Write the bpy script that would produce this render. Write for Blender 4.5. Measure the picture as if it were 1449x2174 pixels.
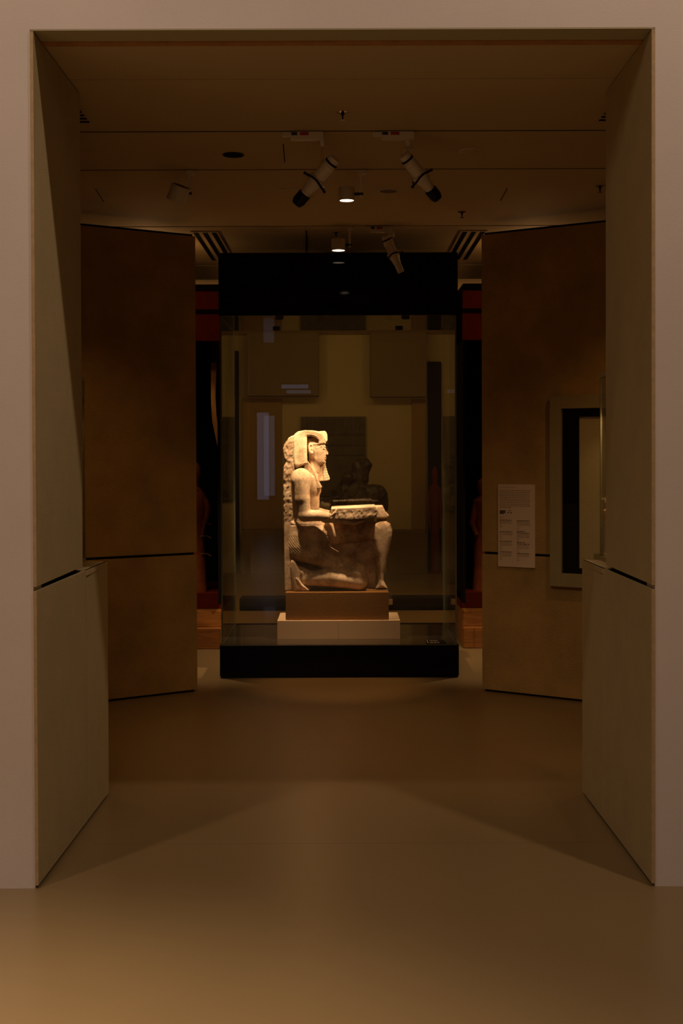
import bpy, bmesh, math, random
import numpy as np
from mathutils import Vector, Matrix

random.seed(7)
rng = np.random.default_rng(7)
scene = bpy.context.scene
for o in list(bpy.data.objects):
    bpy.data.objects.remove(o)
COL = scene.collection
R = math.radians

# ------------------------------------------------------------------ camera
FPX, W, H = 2700.0, 1449.0, 2174.0
EYE = Vector((0, 0, 1.6))
PITCH, ROLL = R(0.75), R(0.19)
PCX, PCY = 724.5, 958 + FPX * math.tan(PITCH)
ROT = Matrix.Rotation(-PITCH, 3, 'X') @ Matrix.Rotation(ROLL, 3, 'Y')
cam_d = bpy.data.cameras.new('camera')
cam = bpy.data.objects.new('camera', cam_d)
COL.objects.link(cam)
rgt, fwd, upv = ROT @ Vector((1, 0, 0)), ROT @ Vector((0, 1, 0)), ROT @ Vector((0, 0, 1))
cm = Matrix((rgt, upv, -fwd)).transposed().to_4x4()
cm.translation = EYE
cam.matrix_world = cm
cam_d.sensor_fit = 'VERTICAL'
cam_d.sensor_height = 36.0
cam_d.lens = FPX / H * 36.0
cam_d.shift_y = -(H / 2 - PCY) / H
cam_d.clip_end = 200
scene.camera = cam

# ------------------------------------------------------------------ world, exposure
world = bpy.data.worlds.new('world')
scene.world = world
world.use_nodes = True
bg = world.node_tree.nodes['Background']
bg.inputs[0].default_value = (1.0, 0.72, 0.45, 1)
bg.inputs[1].default_value = 0.002
vs = scene.view_settings
vs.view_transform = 'Standard'
vs.look = 'None'
vs.exposure = 0.0
vs.gamma = 1.0
vs.use_curve_mapping = False

# ------------------------------------------------------------------ lights of the rooms
def spot(name, loc, tgt, watts, col, size, blend=0.6, rad=0.05):
    d = bpy.data.lights.new(name, 'SPOT')
    d.energy = watts; d.color = col; d.spot_size = R(size); d.spot_blend = blend
    d.shadow_soft_size = rad
    o = bpy.data.objects.new(name, d); COL.objects.link(o)
    o.location = loc
    o.rotation_euler = (Vector(tgt) - Vector(loc)).to_track_quat('-Z', 'Y').to_euler()
    return o

def area(name, loc, tgt, watts, col, sx, sy):
    d = bpy.data.lights.new(name, 'AREA')
    d.energy = watts; d.color = col; d.shape = 'RECTANGLE'; d.size = sx; d.size_y = sy
    o = bpy.data.objects.new(name, d); COL.objects.link(o)
    o.location = loc
    o.rotation_euler = (Vector(tgt) - Vector(loc)).to_track_quat('-Z', 'Y').to_euler()
    return o

WARM = (1.0, 0.69, 0.42)
DEEP = (1.0, 0.52, 0.20)
NEUT = (1.0, 0.74, 0.58)
# wall washers on the high ceiling of the front hall, left and right of the portal
spot('wall_washer_left', (-1.95, 3.40, 5.75), (-2.3, 4.8, 1.0), 166, NEUT, 88, 0.8, 0.06)
spot('wall_washer_right', (1.95, 3.40, 5.75), (1.2, 4.9, 1.0), 234, NEUT, 100, 0.7, 0.06)
# broad ceiling light of the front hall, behind the viewer
area('hall_ceiling_light', (-1.2, -1.2, 5.9), (-0.8, 0.6, 0), 100, NEUT, 2.2, 2.2)
spot('hall_floor_spot', (-1.7, 2.0, 6.1), (-1.5, 1.9, 0), 2500, NEUT, 54, 1.0, 0.15)
# spots in the header of the display case
spot('case_spot_right', (0.46, 9.08, 2.50), (-0.06, 9.48, 1.36), 190, WARM, 56, 0.9, 0.02)
spot('case_spot_left', (-0.44, 9.08, 2.50), (-0.20, 9.48, 1.36), 162, WARM, 56, 0.9, 0.02)
# unseen area light added to brighten the end wall of the gallery beyond
area('end_wall_fill', (0.0, 14.3, 3.08), (0.0, 16.8, 1.3), 9.2, (1.0, 0.62, 0.20), 2.6, 0.25)
for k, (x, y, tx, ty) in enumerate([(-1.75, 6.6, -1.6, 7.6), (1.75, 6.6, 1.6, 7.6), (0.0, 6.3, 0.0, 6.6)]):
    spot('inner_gallery_fill_%d' % k, (x, y, 3.08), (tx, ty, 0), 25, DEEP, 92, 0.9, 0.05)  # unseen spots added to brighten floor and walls of the inner gallery
for sd, nm in ((-1, 'left'), (1, 'right')):
    spot('aisle_floor_fill_' + nm, (sd * 1.30, 9.40, 3.08), (sd * 1.20, 9.75, 0), 160, WARM, 50, 0.7, 0.04)  # added spot without a fixture, brightens the floor beside the case
    d = bpy.data.lights.new('aisle_upper_fill_' + nm, 'POINT'); d.energy = 4.5; d.color = DEEP; d.shadow_soft_size = 0.05  # added point light, lifts the fascia and ceiling in the side gap
    o = bpy.data.objects.new('aisle_upper_fill_' + nm, d); COL.objects.link(o); o.location = (sd * 1.42, 9.35, 2.98)
    spot('end_floor_fill_' + nm, (sd * 1.6, 12.0, 3.08), (sd * 2.0, 12.0, 0), 110, DEEP, 100, 0.9, 0.05)  # added downlight, its bounce off the floor brightens the far ceiling
    d = bpy.data.lights.new('end_ceiling_fill_' + nm, 'POINT'); d.energy = 14; d.color = DEEP; d.shadow_soft_size = 0.05  # invented point light behind the tall vitrine, brightens the ceiling above it
    o = bpy.data.objects.new('end_ceiling_fill_' + nm, d); COL.objects.link(o); o.location = (sd * 1.7, 12.7, 2.1)

# ------------------------------------------------------------------ materials
def mat(name, col, rough=0.7, var=0.12, scale=6.0, bump=0.0, bscale=60.0, spec=0.4, metal=0.0,
        coat=0.0, emit=None, estr=0.0, stretch=(1, 1, 1)):
    m = bpy.data.materials.new(name); m.use_nodes = True
    nt = m.node_tree; N = nt.nodes; L = nt.links
    b = N['Principled BSDF']
    b.inputs['Roughness'].default_value = rough
    b.inputs['Specular IOR Level'].default_value = spec
    b.inputs['Metallic'].default_value = metal
    b.inputs['Coat Weight'].default_value = coat
    tc = N.new('ShaderNodeTexCoord')
    mp = N.new('ShaderNodeMapping'); mp.inputs['Scale'].default_value = stretch
    L.new(tc.outputs['Object'], mp.inputs['Vector'])
    if var > 0:
        n1 = N.new('ShaderNodeTexNoise'); n1.inputs['Scale'].default_value = scale
        n1.inputs['Detail'].default_value = 6; n1.inputs['Roughness'].default_value = 0.6
        L.new(mp.outputs[0], n1.inputs['Vector'])
        cr = N.new('ShaderNodeValToRGB')
        cr.color_ramp.elements[0].position = 0.3; cr.color_ramp.elements[1].position = 0.7
        lo = [max(0, c * (1 - var)) for c in col]; hi = [min(1, c * (1 + var)) for c in col]
        cr.color_ramp.elements[0].color = (*lo, 1); cr.color_ramp.elements[1].color = (*hi, 1)
        L.new(n1.outputs['Fac'], cr.inputs['Fac'])
        L.new(cr.outputs['Color'], b.inputs['Base Color'])
    else:
        b.inputs['Base Color'].default_value = (*col, 1)
    if bump > 0:
        n2 = N.new('ShaderNodeTexNoise'); n2.inputs['Scale'].default_value = bscale
        n2.inputs['Detail'].default_value = 5
        L.new(mp.outputs[0], n2.inputs['Vector'])
        bp = N.new('ShaderNodeBump'); bp.inputs['Strength'].default_value = bump
        bp.inputs['Distance'].default_value = 0.01
        L.new(n2.outputs['Fac'], bp.inputs['Height'])
        L.new(bp.outputs['Normal'], b.inputs['Normal'])
    if emit:
        b.inputs['Emission Color'].default_value = (*emit, 1)
        b.inputs['Emission Strength'].default_value = estr
    return m

def glass_mat(name, tint=(0.97, 0.98, 0.95), ior=1.45):
    m = bpy.data.materials.new(name); m.use_nodes = True
    nt = m.node_tree; N = nt.nodes; L = nt.links
    N.remove(N['Principled BSDF'])
    tr = N.new('ShaderNodeBsdfTransparent'); tr.inputs[0].default_value = (*tint, 1)
    gl = N.new('ShaderNodeBsdfGlossy'); gl.inputs['Roughness'].default_value = 0.0
    fr = N.new('ShaderNodeFresnel')
    # both faces of the thin pane reflect alike (no total internal reflection in an unbent ray)
    ge = N.new('ShaderNodeNewGeometry'); mi = N.new('ShaderNodeMapRange')
    mi.inputs['To Min'].default_value = ior; mi.inputs['To Max'].default_value = 1 / ior
    L.new(ge.outputs['Backfacing'], mi.inputs['Value']); L.new(mi.outputs['Result'], fr.inputs['IOR'])
    mx = N.new('ShaderNodeMixShader')
    L.new(fr.outputs[0], mx.inputs[0]); L.new(tr.outputs[0], mx.inputs[1]); L.new(gl.outputs[0], mx.inputs[2])
    L.new(mx.outputs[0], N['Material Output'].inputs[0])
    return m

M = {}
M['white_wall'] = mat('painted_wall', (0.62, 0.55, 0.48), 0.85, 0.03, 3, 0.08, 220)
M['jamb'] = mat('olive_stone_panel', (0.415, 0.33, 0.16), 0.8, 0.06, 5, 0.25, 260)
M['panel_edge'] = mat('tan_panel_edge', (0.40, 0.28, 0.14), 0.7, 0.15, 30)
M['sand_wall'] = mat('sandstone_wall_panel', (0.40, 0.25, 0.07), 0.85, 0.22, 2.6, 0.5, 120)
M['ceiling'] = mat('ceiling_panel_paint', (0.50, 0.39, 0.21), 0.85, 0.03, 2, 0.05, 200)
M['soffit'] = mat('soffit_paint', (0.42, 0.37, 0.22), 0.85, 0.03, 2)
M['rust'] = mat('rust_strip', (0.42, 0.20, 0.06), 0.7, 0.2, 12)
M['floor'] = mat('polished_screed_floor', (0.195, 0.134, 0.058), 0.30, 0.05, 0.9, 0.02, 180, 0.5)
M['black'] = mat('black_lacquer', (0.002, 0.002, 0.003), 0.04, 0, spec=0.14)
M['black_matt'] = mat('black_matt', (0.006, 0.005, 0.004), 0.9, 0, spec=0.05)
M['case_floor'] = mat('dark_case_floor', (0.035, 0.026, 0.016), 0.08, 0.05, 4, spec=0.6)
M['glass'] = glass_mat('display_glass')
M['glass_edge'] = mat('glass_edge', (0.20, 0.20, 0.11), 0.3, 0)
M['stone'] = None
M['mount'] = mat('brown_mount_paint', (0.18, 0.072, 0.008), 0.6, 0.05, 8, 0.1, 90)
M['plinth'] = mat('cream_plinth_paint', (0.59, 0.385, 0.22), 0.6, 0.02, 6, 0.05, 120)
M['lamp_white'] = mat('lamp_housing_white', (0.62, 0.55, 0.44), 0.45, 0.03, 10)
M['lamp_black'] = mat('lamp_black', (0.006, 0.006, 0.007), 0.5, 0, spec=0.2)
M['chrome'] = mat('chrome', (0.8, 0.78, 0.72), 0.2, 0, metal=1.0)
M['red'] = mat('red_sticker', (0.35, 0.03, 0.01), 0.5, 0)
M['grey'] = mat('dark_grey_sticker', (0.03, 0.03, 0.03), 0.5, 0)
M['lit'] = mat('lit_lens', (1, 0.9, 0.75), 0.5, 0, emit=(1.0, 0.80, 0.58), estr=6.0)
M['sign'] = mat('sign_board', (0.68, 0.53, 0.34), 0.6, 0.03, 8)
M['ink'] = mat('sign_ink', (0.09, 0.055, 0.03), 0.8, 0)
M['ink_grey'] = mat('sign_small_print', (0.24, 0.165, 0.10), 0.8, 0)
M['olive_frame'] = mat('olive_frame', (0.30, 0.24, 0.10), 0.6, 0.06, 8)
M['linen'] = mat('linen_backboard', (0.55, 0.43, 0.21), 0.9, 0.04, 30)
M['dark_brown'] = mat('dark_brown_panel', (0.15, 0.10, 0.045), 0.7, 0.08, 3)
M['end_wall'] = mat('olive_end_wall', (0.43, 0.335, 0.17), 0.85, 0.05, 2)
M['dark_red'] = mat('dark_red_paint', (0.12, 0.013, 0.003), 0.8, 0.2, 4, spec=0.05)
M['wood'] = mat('orange_wood_step', (0.26, 0.095, 0.018), 0.45, 0.3, 5, 0.1, 20, stretch=(1, 6, 14))
M['amber'] = mat('amber_wood', (0.60, 0.27, 0.07), 0.5, 0.2, 6, stretch=(6, 6, 1))
M['red_clay'] = mat('red_clay', (0.34, 0.075, 0.02), 0.6, 0.3, 12, 0.2, 40)
M['dark_stone'] = mat('dark_granite', (0.045, 0.028, 0.016), 0.45, 0.4, 14, 0.3, 60)
M['stele'] = mat('dark_stele_stone', (0.10, 0.075, 0.045), 0.8, 0.3, 10, 0.3, 60)
M['gold'] = mat('gilded_figurine', (0.75, 0.42, 0.18), 0.35, 0.15, 20)
M['window'] = mat('daylight_pane', (0.5, 0.5, 0.6), 0.5, 0, emit=(0.62, 0.66, 1.0), estr=0.55)
M['hall_wall'] = mat('hall_wall_paint', (0.50, 0.40, 0.27), 0.85, 0.03, 2)

def stone_mat():
    m = mat('weathered_limestone', (0.60, 0.45, 0.30), 0.75, 0.0)
    nt = m.node_tree; N = nt.nodes; L = nt.links; b = N['Principled BSDF']
    tc = N.new('ShaderNodeTexCoord')
    n1 = N.new('ShaderNodeTexNoise'); n1.inputs['Scale'].default_value = 9; n1.inputs['Detail'].default_value = 8
    n2 = N.new('ShaderNodeTexNoise'); n2.inputs['Scale'].default_value = 45; n2.inputs['Detail'].default_value = 6
    n2.inputs['Roughness'].default_value = 0.7
    for n in (n1, n2): L.new(tc.outputs['Object'], n.inputs['Vector'])
    c1 = N.new('ShaderNodeValToRGB'); e = c1.color_ramp.elements
    e[0].position = 0.36; e[0].color = (0.36, 0.22, 0.115, 1); e[1].position = 0.60; e[1].color = (0.68, 0.465, 0.285, 1)
    c2 = N.new('ShaderNodeValToRGB'); e = c2.color_ramp.elements
    e[0].position = 0.30; e[0].color = (0.55, 0.50, 0.45, 1); e[1].position = 0.50; e[1].color = (1, 1, 1, 1)
    L.new(n1.outputs['Fac'], c1.inputs['Fac']); L.new(n2.outputs['Fac'], c2.inputs['Fac'])
    mx = N.new('ShaderNodeMix'); mx.data_type = 'RGBA'; mx.blend_type = 'MULTIPLY'; mx.inputs[0].default_value = 1
    L.new(c1.outputs[0], mx.inputs[6]); L.new(c2.outputs[0], mx.inputs[7])
    L.new(mx.outputs[2], b.inputs['Base Color'])
    n3 = N.new('ShaderNodeTexNoise'); n3.inputs['Scale'].default_value = 130; n3.inputs['Detail'].default_value = 4
    L.new(tc.outputs['Object'], n3.inputs['Vector'])
    bp = N.new('ShaderNodeBump'); bp.inputs['Strength'].default_value = 0.25; bp.inputs['Distance'].default_value = 0.004
    L.new(n3.outputs['Fac'], bp.inputs['Height']); L.new(bp.outputs['Normal'], b.inputs['Normal'])
    return m
M['stone'] = stone_mat()

# ------------------------------------------------------------------ helpers
def ray(px, py):
    return ROT @ Vector(((px - PCX) / FPX, 1.0, (PCY - py) / FPX))
def pix(px, py, Y):                      # photograph pixel -> point in the vertical plane y = Y
    d = ray(px, py); t = Y / d.y
    return EYE + d * t
def pixz(px, py, z):                     # photograph pixel -> point on the level z
    d = ray(px, py); t = (z - EYE.z) / d.z
    return EYE + d * t

ORG = {}
def tag(o, label=None, cat=None, group=None, kind=None):
    if label: o['label'] = label
    if cat: o['category'] = cat
    if group: o['group'] = group
    if kind: o['kind'] = kind
    return o
def thing(name, loc, label, cat, group=None):
    o = bpy.data.objects.new(name, None); COL.objects.link(o)
    o.empty_display_size = 0.1
    o.location = loc; ORG[o.name] = Vector(loc)
    return tag(o, label, cat, group)

class MB:
    """collects shapes in world coordinates, builds one mesh object"""
    def __init__(s): s.v = []; s.f = []; s.mi = []; s.smooth = []
    def add(s, vs_, fs_, mi=0, smooth=False):
        k = len(s.v); s.v += [Vector(v) for v in vs_]
        for f in fs_:
            s.f.append([i + k for i in f]); s.mi.append(mi); s.smooth.append(smooth)
        return s
    def box(s, a, b, mi=0, mtx=None):
        x0, y0, z0 = [min(p, q) for p, q in zip(a, b)]; x1, y1, z1 = [max(p, q) for p, q in zip(a, b)]
        v = [(x0, y0, z0), (x1, y0, z0), (x1, y1, z0), (x0, y1, z0), (x0, y0, z1), (x1, y0, z1), (x1, y1, z1), (x0, y1, z1)]
        if mtx: v = [mtx @ Vector(p) for p in v]
        return s.add(v, [(0, 3, 2, 1), (4, 5, 6, 7), (0, 1, 5, 4), (1, 2, 6, 5), (2, 3, 7, 6), (3, 0, 4, 7)], mi)
    def prism(s, poly, h0, h1, fr=None, mi=0):
        """poly in (a,b), extruded along c from h0 to h1; fr maps (a,b,c)->world"""
        fr = fr or (lambda a, b, c: (a, b, c))
        n = len(poly)
        v = [fr(a, b, h0) for a, b in poly] + [fr(a, b, h1) for a, b in poly]
        f = [list(range(n))[::-1], list(range(n, 2 * n))] + [(i, (i + 1) % n, n + (i + 1) % n, n + i) for i in range(n)]
        return s.add(v, f, mi)
    def lathe(s, p0, p1, prof, n=24, mi=0, smooth=True):
        """prof: list of (t,r): t along p0->p1 in metres, r radius"""
        p0, p1 = Vector(p0), Vector(p1); ax = (p1 - p0).normalized()
        e1 = ax.orthogonal().normalized(); e2 = ax.cross(e1)
        v = []; f = []
        for t, r in prof:
            for k in range(n):
                a = 2 * math.pi * k / n
                v.append(p0 + ax * t + (e1 * math.cos(a) + e2 * math.sin(a)) * max(r, 1e-5))
        m = len(prof)
        for j in range(m - 1):
            for k in range(n):
                f.append((j * n + k, j * n + (k + 1) % n, (j + 1) * n + (k + 1) % n, (j + 1) * n + k))
        f.append(list(range(n))[::-1]); f.append([(m - 1) * n + k for k in range(n)])
        return s.add(v, f, mi, smooth)
    def tube(s, pts, r, n=10, mi=0):
        pts = [Vector(p) for p in pts]; v = []; f = []
        prev = None
        for i, p in enumerate(pts):
            d = (pts[min(i + 1, len(pts) - 1)] - pts[max(i - 1, 0)]).normalized()
            e1 = (prev - d * prev.dot(d)).normalized() if prev is not None else d.orthogonal().normalized()
            prev = e1; e2 = d.cross(e1)
            rr = r[i] if isinstance(r, (list, tuple)) else r
            for k in range(n):
                a = 2 * math.pi * k / n
                v.append(p + (e1 * math.cos(a) + e2 * math.sin(a)) * rr)
        m = len(pts)
        for j in range(m - 1):
            for k in range(n):
                f.append((j * n + k, j * n + (k + 1) % n, (j + 1) * n + (k + 1) % n, (j + 1) * n + k))
        f.append(list(range(n))[::-1]); f.append([(m - 1) * n + k for k in range(n)])
        return s.add(v, f, mi, True)
    def build(s, name, mats, parent=None, origin=None, bevel=0.0):
        if not isinstance(mats, (list, tuple)): mats = [mats]
        if parent is not None: og = ORG[parent.name]
        elif origin is not None: og = Vector(origin)
        else:
            xs = [v.x for v in s.v]; ys = [v.y for v in s.v]; zs = [v.z for v in s.v]
            og = Vector(((min(xs) + max(xs)) / 2, (min(ys) + max(ys)) / 2, min(zs)))
        me = bpy.data.meshes.new(name)
        me.from_pydata([tuple(v - og) for v in s.v], [], s.f)
        for m in mats: me.materials.append(m)
        me.polygons.foreach_set('material_index', s.mi)
        me.polygons.foreach_set('use_smooth', s.smooth)
        bm = bmesh.new(); bm.from_mesh(me); bmesh.ops.recalc_face_normals(bm, faces=bm.faces[:])
        if bevel > 0:
            es = [e for e in bm.edges if len(e.link_faces) == 2 and e.calc_face_angle(0) > 0.6]
            bmesh.ops.bevel(bm, geom=es, offset=bevel, segments=2, affect='EDGES', clamp_overlap=True)
        for e in bm.edges:
            if len(e.link_faces) == 2 and e.calc_face_angle(0) > 0.7: e.smooth = False
        bm.to_mesh(me); bm.free(); me.update()
        o = bpy.data.objects.new(name, me); COL.objects.link(o)
        if parent is not None: o.parent = parent
        else: o.location = og
        ORG[o.name] = og
        return o

def structure(o, label): return tag(o, label, None, None, 'structure')

# ================================================================== SETTING
FW = 4.645           # face of the white portal wall
CEIL = 3.133
JL, JR = -1.114, 1.131
UPY = 5.45           # rear end of upper jamb panels
LOY = 5.905          # rear end of lower jamb panels
LZ = 1.100           # joint height
ENDY = 16.8

m = MB().box((-5, -7.2, -0.12), (5, ENDY + 0.3, 0))
flo = structure(m.build('floor', M['floor']), 'smooth beige brown polished floor running through the portal')

MB().box((JL + .1, 5.168, -0.001), (JR - .1, 5.172, 0.0002)).build('joint', mat('floor_joint', (0.15, 0.10, 0.045), 0.4, 0), flo)

# front wall with portal opening
m = MB()
m.box((-5, FW, 0), (JL - 0.0135, FW + 0.125, 6.2)); m.box((JR + 0.0135, FW, 0), (5, FW + 0.125, 6.2))
m.box((JL - 0.0135, FW, CEIL + 0.005), (JR + 0.0135, FW + 0.125, 6.2))
wf = structure(m.build('wall_front', M['white_wall']), 'pale painted wall around the portal opening')

# jambs: core block, panels with recessed joint
def jamb(side, xf, xr_up, xr_lo, name, label):
    s = -1 if side == 'left' else 1
    core = MB()
    core.box((xf + s * 0.025, FW + 0.127, 0), (xf + s * 1.6, UPY - 0.003, CEIL - 0.004))
    w = structure(core.build(name, M['black_matt']), label)
    lc = MB().box((xr_lo + s * 0.06, UPY + 0.006, 0), (xf + s * 1.5, LOY - 0.012, LZ - 0.03))
    lw = structure(lc.build('wall_ledge_' + side, M['black_matt']), 'waist high ledge wall behind the ' + side + ' portal side')
    def pan(y0, y1, z0, z1, xa, xb, nm='panel', mt='jamb', w=w):
        mm = MB()
        poly = [(xa, y0), (xb, y1), (xb + s * 0.0125, y1), (xa + s * 0.0125, y0)]
        mm.prism(poly, z0, z1)
        return mm.build(nm, M[mt], w, bevel=0.0015)
    xs = lambda y: xf + (xr_lo - xf) * (y - FW) / (LOY - FW)
    pan(FW - 0.001, UPY, LZ + 0.008, CEIL - 0.006, xf, xr_up)
    pan(FW - 0.001, UPY - 0.001, 0.012, LZ - 0.008, xf, xs(UPY))
    pan(UPY + 0.001, LOY, 0.012, LZ - 0.008, xs(UPY), xr_lo, w=lw)
    # ledge cap behind the upper panel and rear skins
    mm = MB(); mm.box((xr_lo + s * 0.002, UPY + 0.002, LZ - 0.029), (xf + s * 1.5, LOY - 0.002, LZ - 0.008)); mm.build('ledge_board', M['jamb'], lw)
    mm = MB(); mm.box((xr_lo + s * 0.022, LOY - 0.011, 0.0), (xf + s * 1.5, LOY, LZ - 0.03)); mm.build('end_board', M['jamb'], lw)
    mm = MB(); mm.box((xr_up + s * 0.022, UPY - 0.002, LZ + 0.008), (xf + s * 1.6, UPY + 0.004, CEIL - 0.006)); mm.build('end_board', M['jamb'], w)
    # tan front edges of the panels
    for z0, z1 in ((0.012, LZ - 0.008), (LZ + 0.008, CEIL - 0.003)):
        mm = MB(); mm.box((xf + s * 0.0005, FW - 0.004, z0), (xf + s * 0.013, FW - 0.0012, z1)); mm.build('edge_strip', M['panel_edge'], w)
    return w
jamb('left', JL, -1.111, -1.088, 'wall_jamb_left', 'olive panelled left side of the portal passage')
jamb('right', JR, 1.132, 1.116, 'wall_jamb_right', 'olive panelled right side of the portal passage')

# lintel soffit and rust strip
m = MB().box((JL - 0.012, FW + 0.0005, CEIL + 0.0005), (JR + 0.012, FW + 0.125, CEIL + 0.0045)); structure(m.build('trim_1', M['soffit']), 'olive soffit board under the portal lintel')
m = MB().box((JL - 0.02, FW + 0.126, CEIL - 0.004), (JR + 0.02, FW + 0.171, CEIL + 0.03)); structure(m.build('trim_2', M['rust']), 'rust brown recessed strip behind the portal lintel')

# ceiling of the inner rooms: panels with open joints, dark void above
m = MB().box((-3.3, FW + 0.13, CEIL + 0.09), (3.3, ENDY + 0.2, CEIL + 0.13))
ceil = structure(m.build('ceiling', M['black_matt']), 'low brown panelled ceiling of the inner gallery')
ys = [FW + 0.172, 5.26, 6.117, 6.943, 8.681, 10.50, 12.4, 14.3, ENDY + 0.15]
gaps = [0.0, 0.008, 0.026, 0.026, 0.026, 0.018, 0.018, 0.018, 0]
for i in range(len(ys) - 1):
    m = MB().box((-3.3, ys[i] + gaps[i] / 2, CEIL), (3.3, ys[i + 1] - gaps[i + 1] / 2, CEIL + 0.05))
    m.build('ceiling_panel', M['ceiling'], ceil)
    if gaps[i] > 0:
        MB().box((-3.3, ys[i] - gaps[i] / 2 + .0005, CEIL + .003), (3.3, ys[i] + gaps[i] / 2 - .0005, CEIL + .045)).build('track', M['black_matt'], ceil)
# short dark reveals cut along the panels
def reveal(p0, p1, w=0.006):
    a, b = pixz(*p0, CEIL - 0.001), pixz(*p1, CEIL - 0.001)
    d = (b - a).normalized(); n = Vector((-d.y, d.x, 0)) * w
    mm = MB().prism([((a + n).x, (a + n).y), ((b + n).x, (b + n).y), ((b - n).x, (b - n).y), ((a - n).x, (a - n).y)], CEIL - 0.0015, CEIL + 0.002)
    mm.build('reveal', M['black_matt'], ceil)
reveal((650, 490), (650, 536), 0.004); reveal((601, 306), (604, 345), 0.0025)
reveal((203, 402), (220, 428), 0.0025); reveal((1076, 400), (1062, 426), 0.0025)

# angled walls of the inner gallery
def angled_wall(name, A, B, label):
    """A = free end towards the case, B = outer end; front face through A-B"""
    A, B = Vector((*A, 0)), Vector((*B, 0)); d = (B - A).normalized()
    n = Vector((-d.y, d.x, 0))
    if n.y > 0: n = -n
    Lw = (B - A).length
    fr = lambda a, b, c: A + d * a + n * c + Vector((0, 0, b))
    mm = MB().prism([(0.012, 0), (Lw, 0), (Lw, 3.046), (0.012, 3.046)], -0.16, -0.022, fr)
    w = structure(mm.build(name, M['black_matt']), label)
    for z0, z1 in ((0.014, 0.914), (0.930, 3.03)):
        mm = MB().prism([(0, z0), (Lw, z0), (Lw, z1), (0, z1)], -0.022, 0, fr)
        mm.build('panel', M['sand_wall'], w, bevel=0.002)
    return w, A, d, n, fr
AWL = angled_wall('wall_left', (-0.965, 8.468), (-2.62, 7.404), 'dim sandstone coloured slanted wall left of the display case')
AWR = angled_wall('wall_right', (0.932, 8.451), (2.62, 7.366), 'dim sandstone coloured slanted wall right of the display case')
m = MB().box((-2.75, UPY, 0), (-2.62, 10.3, 3.15)); structure(m.build('wall_side_left', M['sand_wall']), 'hidden left side wall of the inner gallery')
m = MB().box((2.62, UPY, 0), (2.75, 10.3, 3.15)); structure(m.build('wall_side_right', M['sand_wall']), 'hidden right side wall of the inner gallery')
# end gallery shell
m = MB().box((-3.3, ENDY, 0), (3.3, ENDY + 0.15, CEIL + 0.05)); structure(m.build('wall_back', M['end_wall']), 'olive end wall seen through the glass case')
m = MB().box((-3.45, 10.3, 0), (-3.3, ENDY, CEIL + 0.05)); structure(m.build('wall_end_left', M['end_wall']), 'left wall of the far gallery')
m = MB().box((3.3, 10.3, 0), (3.45, ENDY, CEIL + 0.05)); structure(m.build('wall_end_right', M['end_wall']), 'right wall of the far gallery')
# front hall shell (behind the viewer; seen in reflections)
m = MB().box((-5.15, -7.2, 0), (-5, FW, 6.2)); structure(m.build('wall_hall_left', M['hall_wall']), 'left wall of the front hall')
m = MB().box((5, -7.2, 0), (5.15, FW, 6.2)); structure(m.build('wall_hall_right', M['hall_wall']), 'right wall of the front hall')
m = MB().box((-5.15, -7.35, 0), (5.15, -7.2, 6.2)); structure(m.build('wall_hall_back', M['hall_wall']), 'back wall of the front hall')
m = MB().box((-5.15, -7.35, 6.2), (5.15, FW + 0.13, 6.3)); structure(m.build('ceiling_hall', M['hall_wall']), 'high ceiling of the front hall')
for k, (x0, x1, z0, z1) in enumerate([(-1.664, -1.43, 0.65, 2.37), (-1.18, -0.65, 2.84, 2.92)]):
    mm = MB(); mm.box((x0, -7.2, z0), (x1, -7.17, z1)); w = structure(mm.build('window_%d' % (k + 1), M['window']), 'bluish daylight window mirrored in the glass case')
    fr_ = MB()
    for a, b in (((x0 - .04, z0 - .04), (x0, z1 + .04)), ((x1, z0 - .04), (x1 + .04, z1 + .04)), ((x0, z0 - .04), (x1, z0)), ((x0, z1), (x1, z1 + .04))):
        fr_.box((a[0], -7.2, a[1]), (b[0], -7.15, b[1]))
    fr_.build('window_frame', M['dark_brown'], w)

# ================================================================== DISPLAY CASE
CX0, CX1, CY0, CY1 = -0.863, 0.824, 8.963, 10.083
GX0, GX1 = -0.851, 0.811
BZ, HZ, HT = 0.232, 2.556, 2.997
case = thing('display_case', ((CX0 + CX1) / 2, (CY0 + CY1) / 2, 0), 'tall glass display case with black base and black header around the statue', 'display case')
m = MB().box((CX0 + .006, CY0 + .006, 0), (CX1 - .006, CY1 - .006, 0.02)).box((CX0, CY0, 0.012), (CX1, CY1, BZ - 0.004)); m.build('base', M['black'], case, bevel=0.002)
m = MB().box((GX0 + .004, CY0 + .016, BZ - 0.004), (GX1 - .004, CY1 - .016, BZ)); m.build('display_floor', M['case_floor'], case)
m = MB().box((CX0 + .002, CY0, HZ), (CX1 - .002, CY1, HT)); hd = m.build('header', M['black'], case, bevel=0.002)
for k, (x, y) in enumerate([(0.46, 9.08), (-0.44, 9.08), (0.45, 9.9), (-0.5, 9.9)]):
    m = MB().lathe((x, y, HZ + 0.005), (x, y, HZ - 0.03), [(0, 0.03), (0.02, 0.03), (0.02, 0.024), (0.012, 0.024)], 16); m.build('spot_ring', M['lamp_black'], hd)
def pane(a, b, edge_axis):
    mm = MB().box(a, b, 0)
    # narrow faces carry the greenish polished edge
    th = min(range(3), key=lambda i: abs(a[i] - b[i]))
    fidx = {0: (3, 5), 1: (2, 4), 2: (0, 1)}[th]
    for i in range(6):
        mm.mi[i] = 0 if i in fidx else 1
    return mm.build('glass_pane', [M['glass'], M['glass_edge']], case)
T = 0.010
pane((GX0, CY0 + .003, BZ - .003), (GX1, CY0 + .003 + T, HZ - .001), 0)
pane((GX0, CY1 - .003 - T, BZ - .003), (GX1, CY1 - .003, HZ - .001), 0)
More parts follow.
